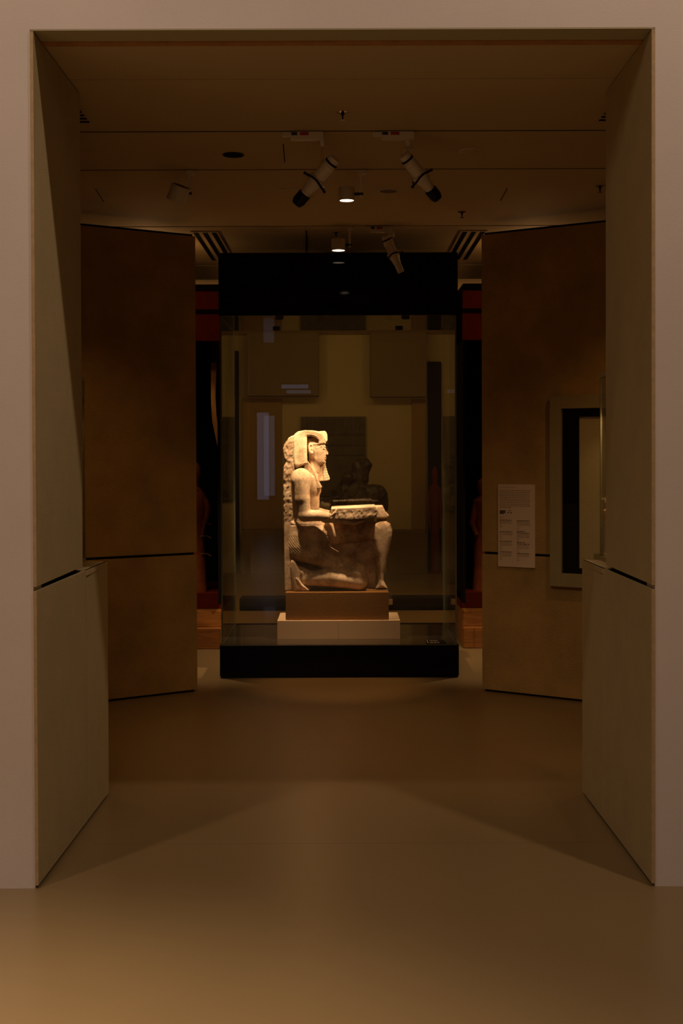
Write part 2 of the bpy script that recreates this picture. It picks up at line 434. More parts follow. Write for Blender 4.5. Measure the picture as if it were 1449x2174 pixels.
pane((GX0, CY0 + .004 + T, BZ - .003), (GX0 + T, CY1 - .004 - T, HZ - .001), 0)
pane((GX1 - T, CY0 + .004 + T, BZ - .003), (GX1, CY1 - .004 - T, HZ - .001), 0)
# bronze channel at the foot of the rear pane
m = MB().box((GX0 + .012, CY1 - .03, BZ), (GX1 - .012, CY1 - .016, BZ + 0.006)); m.build('channel', M['black'], case)
# caption plate lying on the display floor: light strokes on black, too small to read
cp = thing('caption_plate', (0.62, 9.05, BZ), 'small black caption plate with light print on the case floor', 'label')
m = MB().box((0.600, 9.0, BZ + .0002), (0.74, 9.17, BZ + .004)); m.build('plate', M['black_matt'], cp)
m = MB()
for k in range(5): m.box((0.632 + k * 0.012, 9.11, BZ + .004), (0.636 + k * 0.012, 9.15, BZ + .0046))
for k in range(6): m.box((0.625 + k * 0.012, 9.015, BZ + .004), (0.630 + k * 0.012, 9.015 + 0.03 + 0.02 * (k % 2), BZ + .0046))
m.box((0.610, 9.01, BZ + .004), (0.613, 9.16, BZ + .0046))
tag(m.build('print', M['plinth'], cp), kind='stuff')

# plinth and mount block
pl = thing('plinth', (-0.024, 9.48, BZ), 'low cream plinth on the case floor under the brown block', 'plinth')
PX0, PX1, PY0, PY1, PZ = -0.471, 0.423, 9.247, 9.71, 0.367
xm = -0.026
MB().box((PX0, PY0, BZ), (xm - .0002, PY1, PZ)).build('half', M['plinth'], pl, bevel=0.0008)
MB().box((xm + .0002, PY0, BZ), (PX1, PY1, PZ)).build('half', M['plinth'], pl, bevel=0.0008)
SZ = 0.569
m = MB().box((-0.411, 9.272, PZ), (0.342, 9.682, SZ))
tag(m.build('mount_block', M['mount'], bevel=0.003), 'smooth brown block on the cream plinth carrying the statue', 'block')

# ================================================================== STATUE (implicit modelling, photograph pixels as units)
class Grid:
    def __init__(s, x0, x1, v0, v1, p0, p1, h):
        s.h = h
        s.x = np.arange(x0, x1 + h, h, dtype=np.float32); s.v = np.arange(v0, v1 + h, h, dtype=np.float32)
        s.p = np.arange(p0, p1 + h, h, dtype=np.float32)
        s.F = np.full((len(s.x), len(s.v), len(s.p)), 50.0, dtype=np.float32)
    def win(s, b):
        i = [np.searchsorted(s.x, b[0]), np.searchsorted(s.x, b[1]), np.searchsorted(s.v, b[2]), np.searchsorted(s.v, b[3]), np.searchsorted(s.p, b[4]), np.searchsorted(s.p, b[5])]
        sl = (slice(i[0], i[1]), slice(i[2], i[3]), slice(i[4], i[5]))
        X = s.x[sl[0]][:, None, None]; V = s.v[sl[1]][None, :, None]; P = s.p[sl[2]][None, None, :]
        return sl, X, V, P
    def comb(s, sl, d, k, op):
        F = s.F[sl]
        if F.size == 0: return
        d = np.broadcast_to(d, F.shape)
        if op == 'add':
            if k > 0:
                h = np.clip(0.5 + 0.5 * (F - d) / k, 0, 1); s.F[sl] = F * (1 - h) + d * h - k * h * (1 - h)
            else: s.F[sl] = np.minimum(F, d)
        else:
            if k > 0:
                h = np.clip(0.5 - 0.5 * (F + d) / k, 0, 1); s.F[sl] = F * (1 - h) - d * h + k * h * (1 - h)
            else: s.F[sl] = np.maximum(F, -d)
    def cone(s, a, b, ra, rb, k=3, op='add', flat=1.0):
        a, b = np.array(a, float), np.array(b, float); r = max(ra, rb) + k + 4
        bb = [min(a[0], b[0]) - r, max(a[0], b[0]) + r, min(a[1], b[1]) - r, max(a[1], b[1]) + r, min(a[2], b[2]) - r, max(a[2], b[2]) + r]
        sl, X, V, P = s.win(bb)
        d = b - a; L2 = (d * d).sum() + 1e-9
        t = np.clip(((X - a[0]) * d[0] + (V - a[1]) * d[1] + (P - a[2]) * d[2]) / L2, 0, 1)
        q = np.sqrt((X - a[0] - t * d[0]) ** 2 + ((V - a[1] - t * d[1]) / flat) ** 2 + (P - a[2] - t * d[2]) ** 2)
        s.comb(sl, q - (ra + (rb - ra) * t), k, op)
    def ell(s, c, r, k=3, op='add'):
        m_ = k + 4
        sl, X, V, P = s.win([c[0] - r[0] - m_, c[0] + r[0] + m_, c[1] - r[1] - m_, c[1] + r[1] + m_, c[2] - r[2] - m_, c[2] + r[2] + m_])
        a, b, e = (X - c[0]) / r[0], (V - c[1]) / r[1], (P - c[2]) / r[2]
        k0 = np.sqrt(a * a + b * b + e * e); k1 = np.sqrt((a / r[0]) ** 2 + (b / r[1]) ** 2 + (e / r[2]) ** 2) + 1e-6
        s.comb(sl, k0 * (k0 - 1) / k1, k, op)
    def poly(s, pts, v0, hw, r, k=3, op='add', mod=None):
        """rounded extrusion of a side outline; hw number or function(X,P); mod(X,V,P) added to the distance"""
        pts = np.array(pts, float)
        hmax = hw if not callable(hw) else 70
        m_ = k + 5
        sl, X, V, P = s.win([pts[:, 0].min() - m_, pts[:, 0].max() + m_, v0 - hmax - m_, v0 + hmax + m_, pts[:, 1].min() - m_, pts[:, 1].max() + m_])
        x = X[:, 0, :]; p = P[0, :, :]
        x, p = np.broadcast_arrays(x, p)
        d2 = np.full(x.shape, 1e9); sg = np.ones(x.shape)
        n = len(pts)
        for i in range(n):
            a = pts[i]; b = pts[i - 1]; e = b - a
            wx, wp = x - a[0], p - a[1]
            t = np.clip((wx * e[0] + wp * e[1]) / (e @ e + 1e-9), 0, 1)
            d2 = np.minimum(d2, (wx - e[0] * t) ** 2 + (wp - e[1] * t) ** 2)
            c1 = p >= a[1]; c2 = p < b[1]; c3 = e[0] * wp > e[1] * wx
            flip = (c1 & c2 & c3) | (~c1 & ~c2 & ~c3)
            sg = np.where(flip, -sg, sg)
        d = (sg * np.sqrt(d2)).astype(np.float32)[:, None, :]
        w = hw(X, P) if callable(hw) else hw
        dv = np.abs(V - v0) - w
        qa, qb = d + r, dv + r
        D = np.minimum(np.maximum(qa, qb), 0) + np.sqrt(np.maximum(qa, 0) ** 2 + np.maximum(qb, 0) ** 2) - r
        if mod is not None: D = D + mod(X, V, P)
        s.comb(sl, D, k, op)
    def mesh(s, smooth=1):
        F = s.F; nx, ny, nz = F.shape
        ins = F < 0
        c = np.zeros((nx - 1, ny - 1, nz - 1), dtype=np.int8)
        for i in (0, 1):
            for j in (0, 1):
                for k in (0, 1):
                    c += ins[i:nx - 1 + i, j:ny - 1 + j, k:nz - 1 + k]
        act = (c > 0) & (c < 8)
        idx = np.full(act.shape, -1, dtype=np.int64)
        I = np.argwhere(act); idx[act] = np.arange(len(I))
        acc = np.zeros((len(I), 3)); cnt = np.zeros(len(I))
        cor = [(i, j, k) for i in (0, 1) for j in (0, 1) for k in (0, 1)]
        for a in cor:
            for ax in range(3):
                if a[ax] == 0:
                    b = list(a); b[ax] = 1
                    fa = F[I[:, 0] + a[0], I[:, 1] + a[1], I[:, 2] + a[2]]; fb = F[I[:, 0] + b[0], I[:, 1] + b[1], I[:, 2] + b[2]]
                    mk = (fa < 0) != (fb < 0)
                    t = np.where(mk, fa / np.where(mk, fa - fb, 1), 0)
                    pt = np.tile(np.array(a, float), (len(I), 1)); pt[:, ax] += t
                    acc[mk] += pt[mk]; cnt[mk] += 1
        pos = I + acc / cnt[:, None]
        faces = []
        for ax in range(3):
            o1, o2 = [(1, 2), (2, 0), (0, 1)][ax]
            sa = [slice(1, -1)] * 3; sa[ax] = slice(0, -1)
            sb = [slice(1, -1)] * 3; sb[ax] = slice(1, None)
            A, B = ins[tuple(sa)], ins[tuple(sb)]
            E = np.argwhere(A != B)
            if len(E) == 0: continue
            off = np.array([1, 1, 1]); off[ax] = 0
            E = E + off
            flip = ins[E[:, 0], E[:, 1], E[:, 2]]
            def cell(d1, d2):
                e = E.copy(); e[:, o1] += d1; e[:, o2] += d2
                return idx[e[:, 0], e[:, 1], e[:, 2]]
            q = np.stack([cell(-1, -1), cell(0, -1), cell(0, 0), cell(-1, 0)], 1)
            q[~flip] = q[~flip][:, ::-1]
            faces.append(q)
        Q = np.concatenate(faces); Q = Q[(Q >= 0).all(1)]
        for _ in range(smooth):
            a2 = np.zeros_like(pos); n2 = np.zeros(len(pos))
            for i in range(4):
                np.add.at(a2, Q[:, i], pos[Q[:, (i + 1) % 4]]); np.add.at(n2, Q[:, i], 1)
                np.add.at(a2, Q[:, i], pos[Q[:, i - 1]]); np.add.at(n2, Q[:, i], 1)
            pos = pos * 0.5 + 0.5 * a2 / np.maximum(n2, 1)[:, None]
        P3 = np.empty_like(pos)
        P3[:, 0] = s.x[0] + pos[:, 0] * s.h; P3[:, 1] = s.v[0] + pos[:, 1] * s.h; P3[:, 2] = s.p[0] + pos[:, 2] * s.h
        return P3, Q

SY = 9.477; SS = SY / FPX
def statue_world(P3):
    out = np.empty_like(P3)
    out[:, 0] = (P3[:, 0] - 724.5) * SS; out[:, 1] = SY + P3[:, 1] * SS; out[:, 2] = 1.6034 + (958 - P3[:, 2]) * SS
    return out
def grid_obj(name, g, mt, parent, smooth=1):
    P3, Q = g.mesh(smooth)
    Wd = statue_world(P3); Wd -= np.array(ORG[parent.name])
    me = bpy.data.meshes.new(name)
    me.vertices.add(len(Wd)); me.vertices.foreach_set('co', Wd.astype(np.float32).ravel())
    me.loops.add(Q.size); me.loops.foreach_set('vertex_index', Q.astype(np.int32).ravel())
    me.polygons.add(len(Q))
    me.polygons.foreach_set('loop_start', np.arange(0, Q.size, 4, dtype=np.int32))
    me.polygons.foreach_set('use_smooth', np.ones(len(Q), dtype=bool))
    me.update(calc_edges=True); me.validate()
    me.materials.append(mt)
    o = bpy.data.objects.new(name, me); COL.objects.link(o); o.parent = parent
    ORG[o.name] = ORG[parent.name]
    return o
def _dir():
    q = rng.normal(size=3); return q / np.linalg.norm(q)
WAVES = [(_dir() * f, rng.uniform(0, 6.28), 0.16 / (0.25 + f)) for f in np.linspace(0.22, 1.25, 30)]
def rough(X, V, P, amp):
    o = 0
    for kv, ph, a in WAVES: o = o + a * np.sin(kv[0] * X + kv[1] * V + kv[2] * P + ph)
    return o * amp
def stripes(u, pitch):          # narrow grooves
    t = np.abs(((u / pitch) % 1.0) - 0.5) * 2
    return np.clip((t - 0.45) / 0.55, 0, 1)

st = thing('kneeling_statue', (-0.05, SY, SZ), 'weathered limestone statue of a kneeling king holding an offering slab', 'statue')
# ---- body
g = Grid(596, 838, -72, 72, 972, 1258, 1.0)
tw = lambda X, P: np.interp(P, [1000, 1012, 1035, 1070, 1100, 1125, 1150], [40, 44, 40, 33, 29, 31, 36])
g.poly([(622, 1003), (640, 996), (660, 1000), (671, 1010), (677, 1026), (680, 1038), (680, 1046), (677.5, 1054), (677, 1078), (676, 1100), (672, 1140), (640, 1150), (613, 1142), (614, 1080), (616, 1030)], 0, tw, 20, 0)
for s_ in (-1, 1):
    g.ell((640, s_ * 41, 1017), (22, 19, 23), 5)
    g.ell((668, s_ * 17, 1038), (12, 15, 13), 5)                               # chest muscle
    g.cone((641, s_ * 47, 1020), (643, s_ * 50, 1058), 16.5, 15.4, 5)
    g.cone((643, s_ * 50, 1058), (647, s_ * 51, 1092), 15.2, 12.8, 3)
    g.cone((647, s_ * 51, 1092.5), (676, s_ * 49, 1093), 13.2, 11.2, 3)
    g.cone((676, s_ * 49, 1093), (703, s_ * 46, 1096), 11.2, 8.2, 3)
    g.cone((704, s_ * 45, 1098), (738, s_ * 41, 1107), 7.6, 6.0, 3, flat=1.5)   # palm under the slab
    for j, dv in enumerate((-9, -3, 3, 9)):
        ln = (22, 27, 28, 24)[j]
        g.cone((738, s_ * 41 + dv, 1108), (738 + ln * 0.6, s_ * 40 + dv, 1110), 3.2, 2.9, 1)
        g.cone((738 + ln * 0.6, s_ * 40 + dv, 1110), (738 + ln * 1.1, s_ * 39 + dv, 1106), 2.9, 2.4, 1)
    g.cone((704, s_ * 55, 1093), (711, s_ * 58, 1087), 3.6, 2.8, 2)              # thumb along the slab edge
    g.cone((711, s_ * 58, 1087), (714, s_ * 57, 1080), 2.8, 2.2, 1)
g.cone((664, 0, 990), (656, 0, 1008), 15, 20, 6)                                # neck
# hips in the pleated kilt
def pleat(X, V, P):
    rr = np.sqrt((X - 712) ** 2 + ((P - 1082) * 1.0) ** 2)
    on = np.clip((P - 1134) / 8, 0, 1) * np.clip((X - 606) / 4, 0, 1)
    return 1.2 * stripes(rr, 4.2) * on
def belt(X, V, P):
    b_ = stripes(P - 1104.5 - 0.02 * (X - 613), 9.0) * ((P > 1100) & (P < 1122))
    f_ = stripes(X, 3.6) * ((P > 1124) & (P < 1134))
    return 1.0 * b_ + 0.9 * f_
kw = lambda X, P: np.interp(P, [1098, 1125, 1160, 1195], [32, 35, 42, 40])
g.poly([(613, 1100), (645, 1099), (676, 1103), (694, 1130), (700, 1160), (690, 1188), (662, 1195), (632, 1191), (618, 1184), (614, 1172), (612, 1150)], 0, kw, 17, 2, mod=belt)
# thighs
g.cone((648, -15, 1162), (757, -22, 1214), 28, 18, 6)
g.cone((650, 22, 1140), (806, 26, 1130), 27, 19, 8)
# knee on the ground, calf, ankle
g.cone((757, -22, 1214), (760, -22, 1234), 18.5, 17.5, 4)
g.cone((760, -22, 1234), (702, -24, 1224), 17.5, 20.5, 3)
g.cone((702, -24, 1224), (650, -25, 1228), 20.5, 14, 3)
g.cone((655, -25, 1222), (624, -27, 1204), 13, 8.5, 4)
# foot standing on its toes
g.poly([(617, 1188), (623, 1186), (628, 1190), (634, 1202), (638, 1218), (639, 1236), (646, 1246), (650, 1252.5), (624, 1252.5), (620, 1230), (616, 1202)], -27, 13, 7, 2)
for j in range(5):
    v_ = -38 + j * 5.4
    g.cone((630, v_, 1226), (640, v_, 1240), 3.4, 3.4, 1.0)
    g.cone((640, v_, 1240), (651 + (1.5, 3, 4, 5, 6)[j], v_, 1249.4), 3.4, 2.6, 0.8)
# raised leg: knee, shin, broken foot
g.poly([(789, 1128), (793, 1114), (806, 1109), (820, 1108), (828, 1114), (832.4, 1128), (831.6, 1140), (828, 1156), (822, 1180), (818, 1200), (814, 1218), (813, 1234), (819, 1246), (822, 1251), (795, 1252), (800, 1242), (802, 1230), (800, 1210), (797, 1186), (792, 1164), (789, 1146)], 13, 26, 16, 3)
# filling between the legs and rear bulk
g.poly([(630, 1150), (798, 1130), (797, 1252.5), (622, 1252.5)], 32, 12, 2, 2)
sl, X_, V_, P_ = g.win([600, 706, -72, 0, 1136, 1194])
ln = np.clip((1193 + 0.10 * (X_ - 620) - P_) / 3, 0, 1) * np.clip((706 - X_) / 10, 0, 1)
g.F[sl] += 1.1 * stripes(np.sqrt((X_ - 712) ** 2 + (P_ - 1082) ** 2), 4.2) * ln * np.clip((P_ - 1134) / 6, 0, 1)
body = grid_obj('body', g, M['stone'], st, 0)

# ---- head
g = Grid(645, 702, -30, 30, 918, 1004, 0.5)
fwid = lambda X, P: np.interp(X, [650, 668, 676, 683, 688, 692], [17.5, 18, 17, 14, 10.5, 7]) * np.interp(P, [925, 940, 960, 975, 988], [0.9, 1.0, 1.0, 0.88, 0.7])
g.poly([(654, 930), (668, 926), (682, 930), (688.6, 938), (690.2, 947), (689.6, 952), (690.6, 960), (691.4, 967), (691, 972), (690, 977), (690.4, 981), (688, 985), (681, 988), (672, 987), (664, 978), (656, 970), (652, 950)], 0, fwid, 6.5, 0)
g.poly([(689.6, 949), (691, 951.6), (693.6, 957), (696.4, 961.4), (695.6, 965.4), (692, 967.4), (688, 967), (687, 955)], 0, lambda X, P: np.interp(P, [949, 957, 963, 967], [1.6, 2.2, 3.6, 3.8]), 1.2, 1.6)
for s_ in (-1, 1):
    g.ell((694, s_ * 2.8, 965), (2.4, 1.8, 2.0), 1)
    g.ell((686.2, s_ * 8.0, 953.2), (3.6, 4.6, 2.4), 0.6)
    g.ell((689.8, s_ * 8.2, 950.4), (2.6, 5.2, 0.8), 0.5, 'sub')
    g.ell((689.4, s_ * 8.4, 956.2), (2.4, 4.6, 0.6), 0.5, 'sub')
    g.cone((691.0, s_ * 3.2, 949.0), (683, s_ * 14.2, 948.6), 0.85, 0.75, 0.8)
    g.cone((683, s_ * 14.2, 948.6), (672, s_ * 17.8, 952.4), 0.75, 0.4, 0.8)
    g.cone((685, s_ * 12.6, 954), (674, s_ * 17.4, 955.4), 0.45, 0.3, 0.5)
    # ear
    g.ell((660, s_ * 19.5, 953.5), (5.8, 3.6, 11.6), 1)
    g.ell((660.6, s_ * 23.0, 951.5), (3.4, 2.8, 7.4), 0.5, 'sub')
    g.ell((661.6, s_ * 21.6, 953.5), (1.5, 1.5, 2.8), 0.5)
    g.ell((662.4, s_ * 20.4, 962.6), (3.2, 3.0, 3.0), 0.8)
g.ell((691.2, 0, 971.5), (1.9, 5.6, 1.25), 0.5); g.ell((690.8, 0, 975.4), (1.8, 4.8, 1.35), 0.5)
g.ell((692.6, 0, 973.4), (1.5, 6.0, 0.5), 0.3, 'sub')
g.ell((688.2, 0, 981.8), (3.4, 5.2, 3.6), 1.5)
g.cone((668, 0, 976), (662, 0, 1003), 14.5, 15.5, 4)
head = grid_obj('head', g, M['stone'], st)

# ---- striped headcloth
def nst(X, V, P):
    u = P + 0.42 * (X - 623) + 0.006 * (X - 623) ** 2
    return 0.95 * stripes(u, 3.1) * np.clip((P - 917) / 10, 0.0, 1)
g = Grid(616, 694, -52, 52, 908, 1044, 0.6)
ww = lambda X, P: np.interp(P, [918, 935, 960, 985, 995], [22, 28, 37, 45, 45]) - 0.04 * np.clip(640 - X, 0, 30) ** 1.2
g.poly([(623, 930), (626, 922), (634, 917), (644, 916), (652.6, 920), (652.6, 984), (640, 990), (630, 993.5), (625, 988), (623, 970)], 0, ww, 5, 0, mod=nst)
cw = lambda X, P: np.interp(X, [624, 650, 668, 680, 690], [21, 24, 24, 20, 13.6])
g.poly([(624, 926), (633, 917.5), (648, 914), (664, 914.6), (676, 917), (684, 922), (688.8, 932), (690.8, 942), (677, 944.4), (676, 936), (670, 930), (662, 927.4), (650, 927), (650, 950), (624, 950)], 0, cw, 3.6, 2, mod=lambda X, V, P: 0.35 * stripes(np.sqrt((X - 655) ** 2 + (P - 962) ** 2), 3.4) * (P < 940))
g.poly([(676, 941), (691.2, 938.5), (691.4, 942.5), (677, 945), (664, 946), (655, 946), (655, 942.5)], 0, lambda X, P: np.interp(X, [650, 668, 676, 683, 688, 692], [18.0, 18.5, 17.5, 14.6, 11.2, 8.0]), 1.0, 0.8)
for s_ in (-1, 1):
    g.poly([(646, 976), (652.6, 978), (657, 984), (668, 1002), (675.5, 1021), (682.5, 1035), (680, 1038), (668, 1036), (656, 1012), (646, 996)], s_ * 25, 10, 1.5, 1.0)
nem = grid_obj('headcloth', g, M['stone'], st, 0)
g = Grid(670, 700, -8, 8, 910, 946, 0.5)
g.poly([(674, 917), (682, 916), (689.6, 915.8), (692.6, 919), (694.6, 924), (695, 936), (692.4, 939.5), (689, 936), (687.6, 930), (684, 924), (678, 920)], 0, 3.6, 1.2, 0)
grid_obj('cobra', g, M['stone'], nem)

# ---- ceremonial beard and its bridge
g = Grid(662, 706, -10, 10, 980, 1028, 0.5)
bw = lambda X, P: np.interp(P, [984, 1021], [4.2, 6.4])
g.poly([(684, 985), (690.2, 983.5), (692.4, 994), (695.6, 1005), (699.8, 1016), (699, 1020.4), (688, 1021.6), (686, 1003)], 0, bw, 1.4, 0, mod=lambda X, V, P: 0.75 * stripes(P - 0.12 * (X - 690), 3.5) * (P > 986))
g.poly([(675, 986), (687, 987), (689, 1021.6), (672, 1022.4), (668, 1012), (670, 998)], 0, 3.6, 0.8, 0.5)
grid_obj('beard', g, M['stone'], st)

# ---- offering slab
g = Grid(696, 832, -64, 64, 1066, 1116, 1.0)
g.poly([(702.5, 1078), (716, 1077), (760, 1075.5), (795, 1074), (799, 1080), (800, 1088), (793, 1097), (770, 1100), (744, 1101.4), (702, 1100)], 0, 58, 1.5, 0, mod=lambda X, V, P: rough(X, V, P, 0.38) * np.clip((P - 1078) / 6, 0, 1))
g.poly([(796, 1075.5), (812.5, 1075.5), (814.5, 1081), (818, 1088), (825, 1095), (825.5, 1099), (820, 1102), (796, 1102)], 26, 24, 3, 1.5)
g.poly([(800, 1098), (822, 1099), (820, 1112), (800, 1112)], 28, 12, 2, 1)
grid_obj('offering_slab', g, M['stone'], st)

# ---- rough back pillar
g = Grid(594, 634, -36, 36, 918, 1256, 1.0)
g.poly([(626, 925), (618, 927), (612, 933), (604.5, 944), (602.5, 951), (603, 962), (604.5, 973), (609, 980), (604.5, 988), (603, 996), (602.6, 1050), (603, 1100), (603.5, 1180), (604.5, 1252.5), (624, 1252.5), (622, 1100), (627, 1000), (630, 960)], 0, 27, 2.5, 0, mod=lambda X, V, P: rough(X, V, P, 0.62) * np.clip((1120 - P) / 30, 0.15, 1))
grid_obj('back_pillar', g, M['stone'], st)

# ================================================================== TRACK LAMPS
LAMPW = M['lamp_white']
def profile_lamp(Y, x0, x1, pyb, arm_px, tail, nose, label, hood, dy=0.10):
    """theatre-style profile spot on a track adapter; pixels on the plane y = Y"""
    base = pix((x0 + x1) / 2, pyb, Y); base.z = CEIL
    t = thing('track_spotlight', base, label, 'spotlight', 'profile spotlights on the ceiling tracks')
    a, b = pix(x0, pyb, Y), pix(x1, pyb, Y)
    zb = pix(x0, pyb, Y).z
    L_ = b.x - a.x
    mm = MB().box((a.x + L_ * .2, Y - .022, zb), (b.x - L_ * .02, Y + .022, CEIL - .004)); ad = mm.build('adapter', LAMPW, t, bevel=.003)
    mm = MB().box((a.x, Y - .016, zb + (CEIL - zb) * .42), (a.x + L_ * .2, Y + .016, CEIL - .004)); mm.build('connector', LAMPW, ad, bevel=.003)
    zz = (zb + (CEIL - zb) * .45, CEIL - .008)
    MB().box((a.x + L_ * .22, Y - .0235, zz[0]), (a.x + L_ * .36, Y - .0222, zz[1])).build('sticker', M['grey'], ad)
    MB().box((a.x + L_ * .42, Y - .0235, zz[0]), (a.x + L_ * .63, Y - .0222, zz[1])).build('sticker', M['red'], ad)
    # swivel joint and arm
    p0 = pix(arm_px[0], pyb, Y); p1 = pix(arm_px[0], arm_px[1], Y)
    MB().lathe(p0 + Vector((0, 0, .01)), p0 - Vector((0, 0, .03)), [(0, .010), (.01, .014), (.03, .014), (.04, .008)], 14).build('swivel', LAMPW, t)
    mm = MB().tube([p0 - Vector((.004, 0, .02)), p1 - Vector((.004, 0, 0))], .0026, 8); mm.tube([p0 + Vector((.004, 0, -.02)), p1 + Vector((.004, 0, 0))], .0026, 8); mm.build('arm', M['chrome'], t)
    A, B = pix(*tail, Y - dy / 2), pix(*nose, Y + dy / 2)
    Ln = (B - A).length
    u = Ln / 0.30
    prof = [(0, .020), (.004, .031), (.05, .034), (.052, .037), (.075, .037), (.077, .035), (.135, .036), (.137, .046), (.165, .046), (.167, .040), (.185, .038), (.20, .031), (.225, .030), (.228, .026), (.285, .025), (.30, .024)]
    sc = min(1.0, u * 1.02)
    bd = MB().lathe(A, B, [(q * u, r * sc) for q, r in prof], 28).build('housing', LAMPW, t)
    ax = (B - A).normalized()
    MB().lathe(A + ax * .028 * u, B, [(0, .0345 * sc), (.004, .036 * sc), (.008, .036 * sc), (.011, .0345 * sc)], 28).build('rear_ring', M['lamp_black'], bd)
    c = A + ax * .152 * u
    e = ax.cross(Vector((0, 1, 0))).normalized()
    arc = [c + (e * math.cos(q) + ax.cross(e) * math.sin(q)) * .051 * sc + ax * (.010 * math.cos(2 * q)) for q in [R(k) for k in range(0, 361, 15)]]
    gt = MB().tube(arc, .0055 * sc, 8)
    for s_ in (-1, 1): gt.tube([c + e * s_ * .05 * sc + ax * .010, c + e * s_ * .074 * sc + ax * .016], [.006 * sc, .0075 * sc], 8)
    gt.build('shutter_ring', M['lamp_black'], t)
    if hood:
        MB().lathe(B - ax * .055 * u, B + ax * .02, [(0, .030 * sc), (.003, .034 * sc), (.05 * u, .034 * sc), (.072 * u, .026 * sc)], 24).build('hood', M['lamp_black'], t)
    # supply cable
    MB().tube([p0 + Vector((.006, .012, -.01)), p0 + Vector((.03, .02, -.035)), A + Vector((.0, .0, .03)), A], .002, 6).build('cable', LAMPW, t)
    return t
profile_lamp(6.117, 599, 688, 298, (684, 356), (712, 335), (633, 428), 'white profile spotlight aimed down left with black hood, under ceiling', True)
profile_lamp(6.117, 791, 880, 297, (866, 354), (856, 328), (925, 418), 'white profile spotlight aimed down right with black hood, under ceiling', True)
profile_lamp(8.681, 774, 833, 494, (832, 538), (817, 500), (851, 578), 'hoodless white profile spotlight hanging before the black case header', False, 0.06)

def can_lamp(Y, armx, cen, wpx, hpx, tilt, lit, label, watts=30, spread=62):
    base = pix(armx, cen[1], Y); base.z = CEIL
    t = thing('can_lamp', base, label, 'lamp', 'cylindrical track lamps')
    c = pix(*cen, Y); k = Y / FPX
    MB().box((base.x - .016, Y - .018, CEIL - .026), (base.x + .03, Y + .018, CEIL - .004)).build('adapter', LAMPW, t, bevel=.002)
    MB().box((base.x - .007, Y - .005, c.z - .02), (base.x + .007, Y + .005, CEIL - .024)).build('arm', LAMPW, t)
    MB().lathe((base.x + .012, Y, c.z), (c.x, Y, c.z), [(0, .008), (abs(base.x - c.x), .008)], 12).build('pivot', M['lamp_black'], t)
    ax = Vector((math.sin(tilt), 0.25 if tilt else 0, -math.cos(tilt))).normalized()
    h_, r_ = hpx * k, wpx * k / 2
    p0 = c - ax * h_ / 2; p1 = c + ax * h_ / 2
    can = MB().lathe(p0, p1, [(0, r_ * .93), (.004, r_), (h_, r_), (h_, r_ * .9), (h_ - .008, r_ * .88)], 32).build('can', LAMPW, t)
    MB().lathe(p0 - ax * .001, p1, [(0, r_ * .8), (.002, r_ * .8)], 24).build('rear_grille', M['grey'], can)
    if lit:
        MB().lathe(p1 - ax * .005, p1 + ax, [(0, r_ * .86), (.003, r_ * .86)], 32).build('lens', M['lit'], can)
        spot('can_lamp_beam', p1 + ax * .01, p1 + ax * 2, watts, DEEP, spread, 0.85, r_ * .8)
    return t
can_lamp(6.943, 766, (735.5, 412), 33, 28, 0, True, 'lit cylindrical downlight on the middle track, centre of the ceiling')
can_lamp(8.681, 742, (718, 520), 30, 24, 0, True, 'lit cylindrical downlight hanging just above the case header', 105, 29)
can_lamp(6.943, 402, (379, 411), 42, 34, R(-22), False, 'unlit tilted cylindrical lamp at the left of the middle track')

# recessed fittings
def disc(px, py, wpx, mt, label, name='recessed_downlight', cat='downlight', rim=True):
    c = pixz(px, py, CEIL); r_ = wpx / 2 * c.y / FPX
    t = thing(name, (c.x, c.y, CEIL), label, cat)
    MB().lathe((c.x, c.y, CEIL), (c.x, c.y, CEIL - 1), [(0, r_), (.004, r_), (.006, r_ * .94)], 32).build('rim', M['lamp_white'] if mt != 'black_matt' else M['lamp_black'], t)
    MB().lathe((c.x, c.y, CEIL - .0062), (c.x, c.y, CEIL - 1), [(0, r_ * .9), (.001, r_ * .86)], 32).build('insert', M[mt], t)
disc(495, 328, 46, 'black_matt', 'dark round recessed downlight in the ceiling, left of the spotlights')
disc(997, 319, 46, 'ceiling', 'pale round ceiling cover right of the spotlights', 'ceiling_cover', 'ceiling cover')
disc(613, 404, 38, 'ceiling', 'faint round ceiling cover below the left profile spotlight', 'ceiling_cover', 'ceiling cover')
disc(824, 404, 42, 'dark_brown', 'brownish round ceiling cover below the right profile spotlight', 'ceiling_cover', 'ceiling cover')

def sprinkler(px, py, label, s=1.0):
    c = pixz(px, py, CEIL)
    t = thing('sprinkler', (c.x, c.y, CEIL), label, 'sprinkler', 'ceiling sprinklers')
    MB().lathe((c.x, c.y, CEIL), (c.x, c.y, CEIL - 1), [(0, .028 * s), (.003, .028 * s), (.005, .02 * s)], 20).build('rosette', M['chrome'], t)
    mm = MB().lathe((c.x, c.y, CEIL - .005), (c.x, c.y, CEIL - 1), [(0, .008 * s), (.012, .008 * s), (.014, .004 * s), (.03, .004 * s), (.032, .006 * s), (.034, .003 * s)], 12)
    mm.build('stem', M['lamp_black'], t)
    MB().lathe((c.x, c.y, CEIL - .038), (c.x, c.y, CEIL - 1), [(0, .016 * s), (.002, .016 * s)], 12).build('deflector', M['chrome'], t)
sprinkler(727, 237, 'small sprinkler at the top centre of the ceiling'); sprinkler(713, 493, 'small sprinkler above the black case header')
sprinkler(1273, 394, 'small dark sprinkler beside the right portal side'); sprinkler(980, 449, 'faint sprinkler in the ceiling above the right slanted wall')

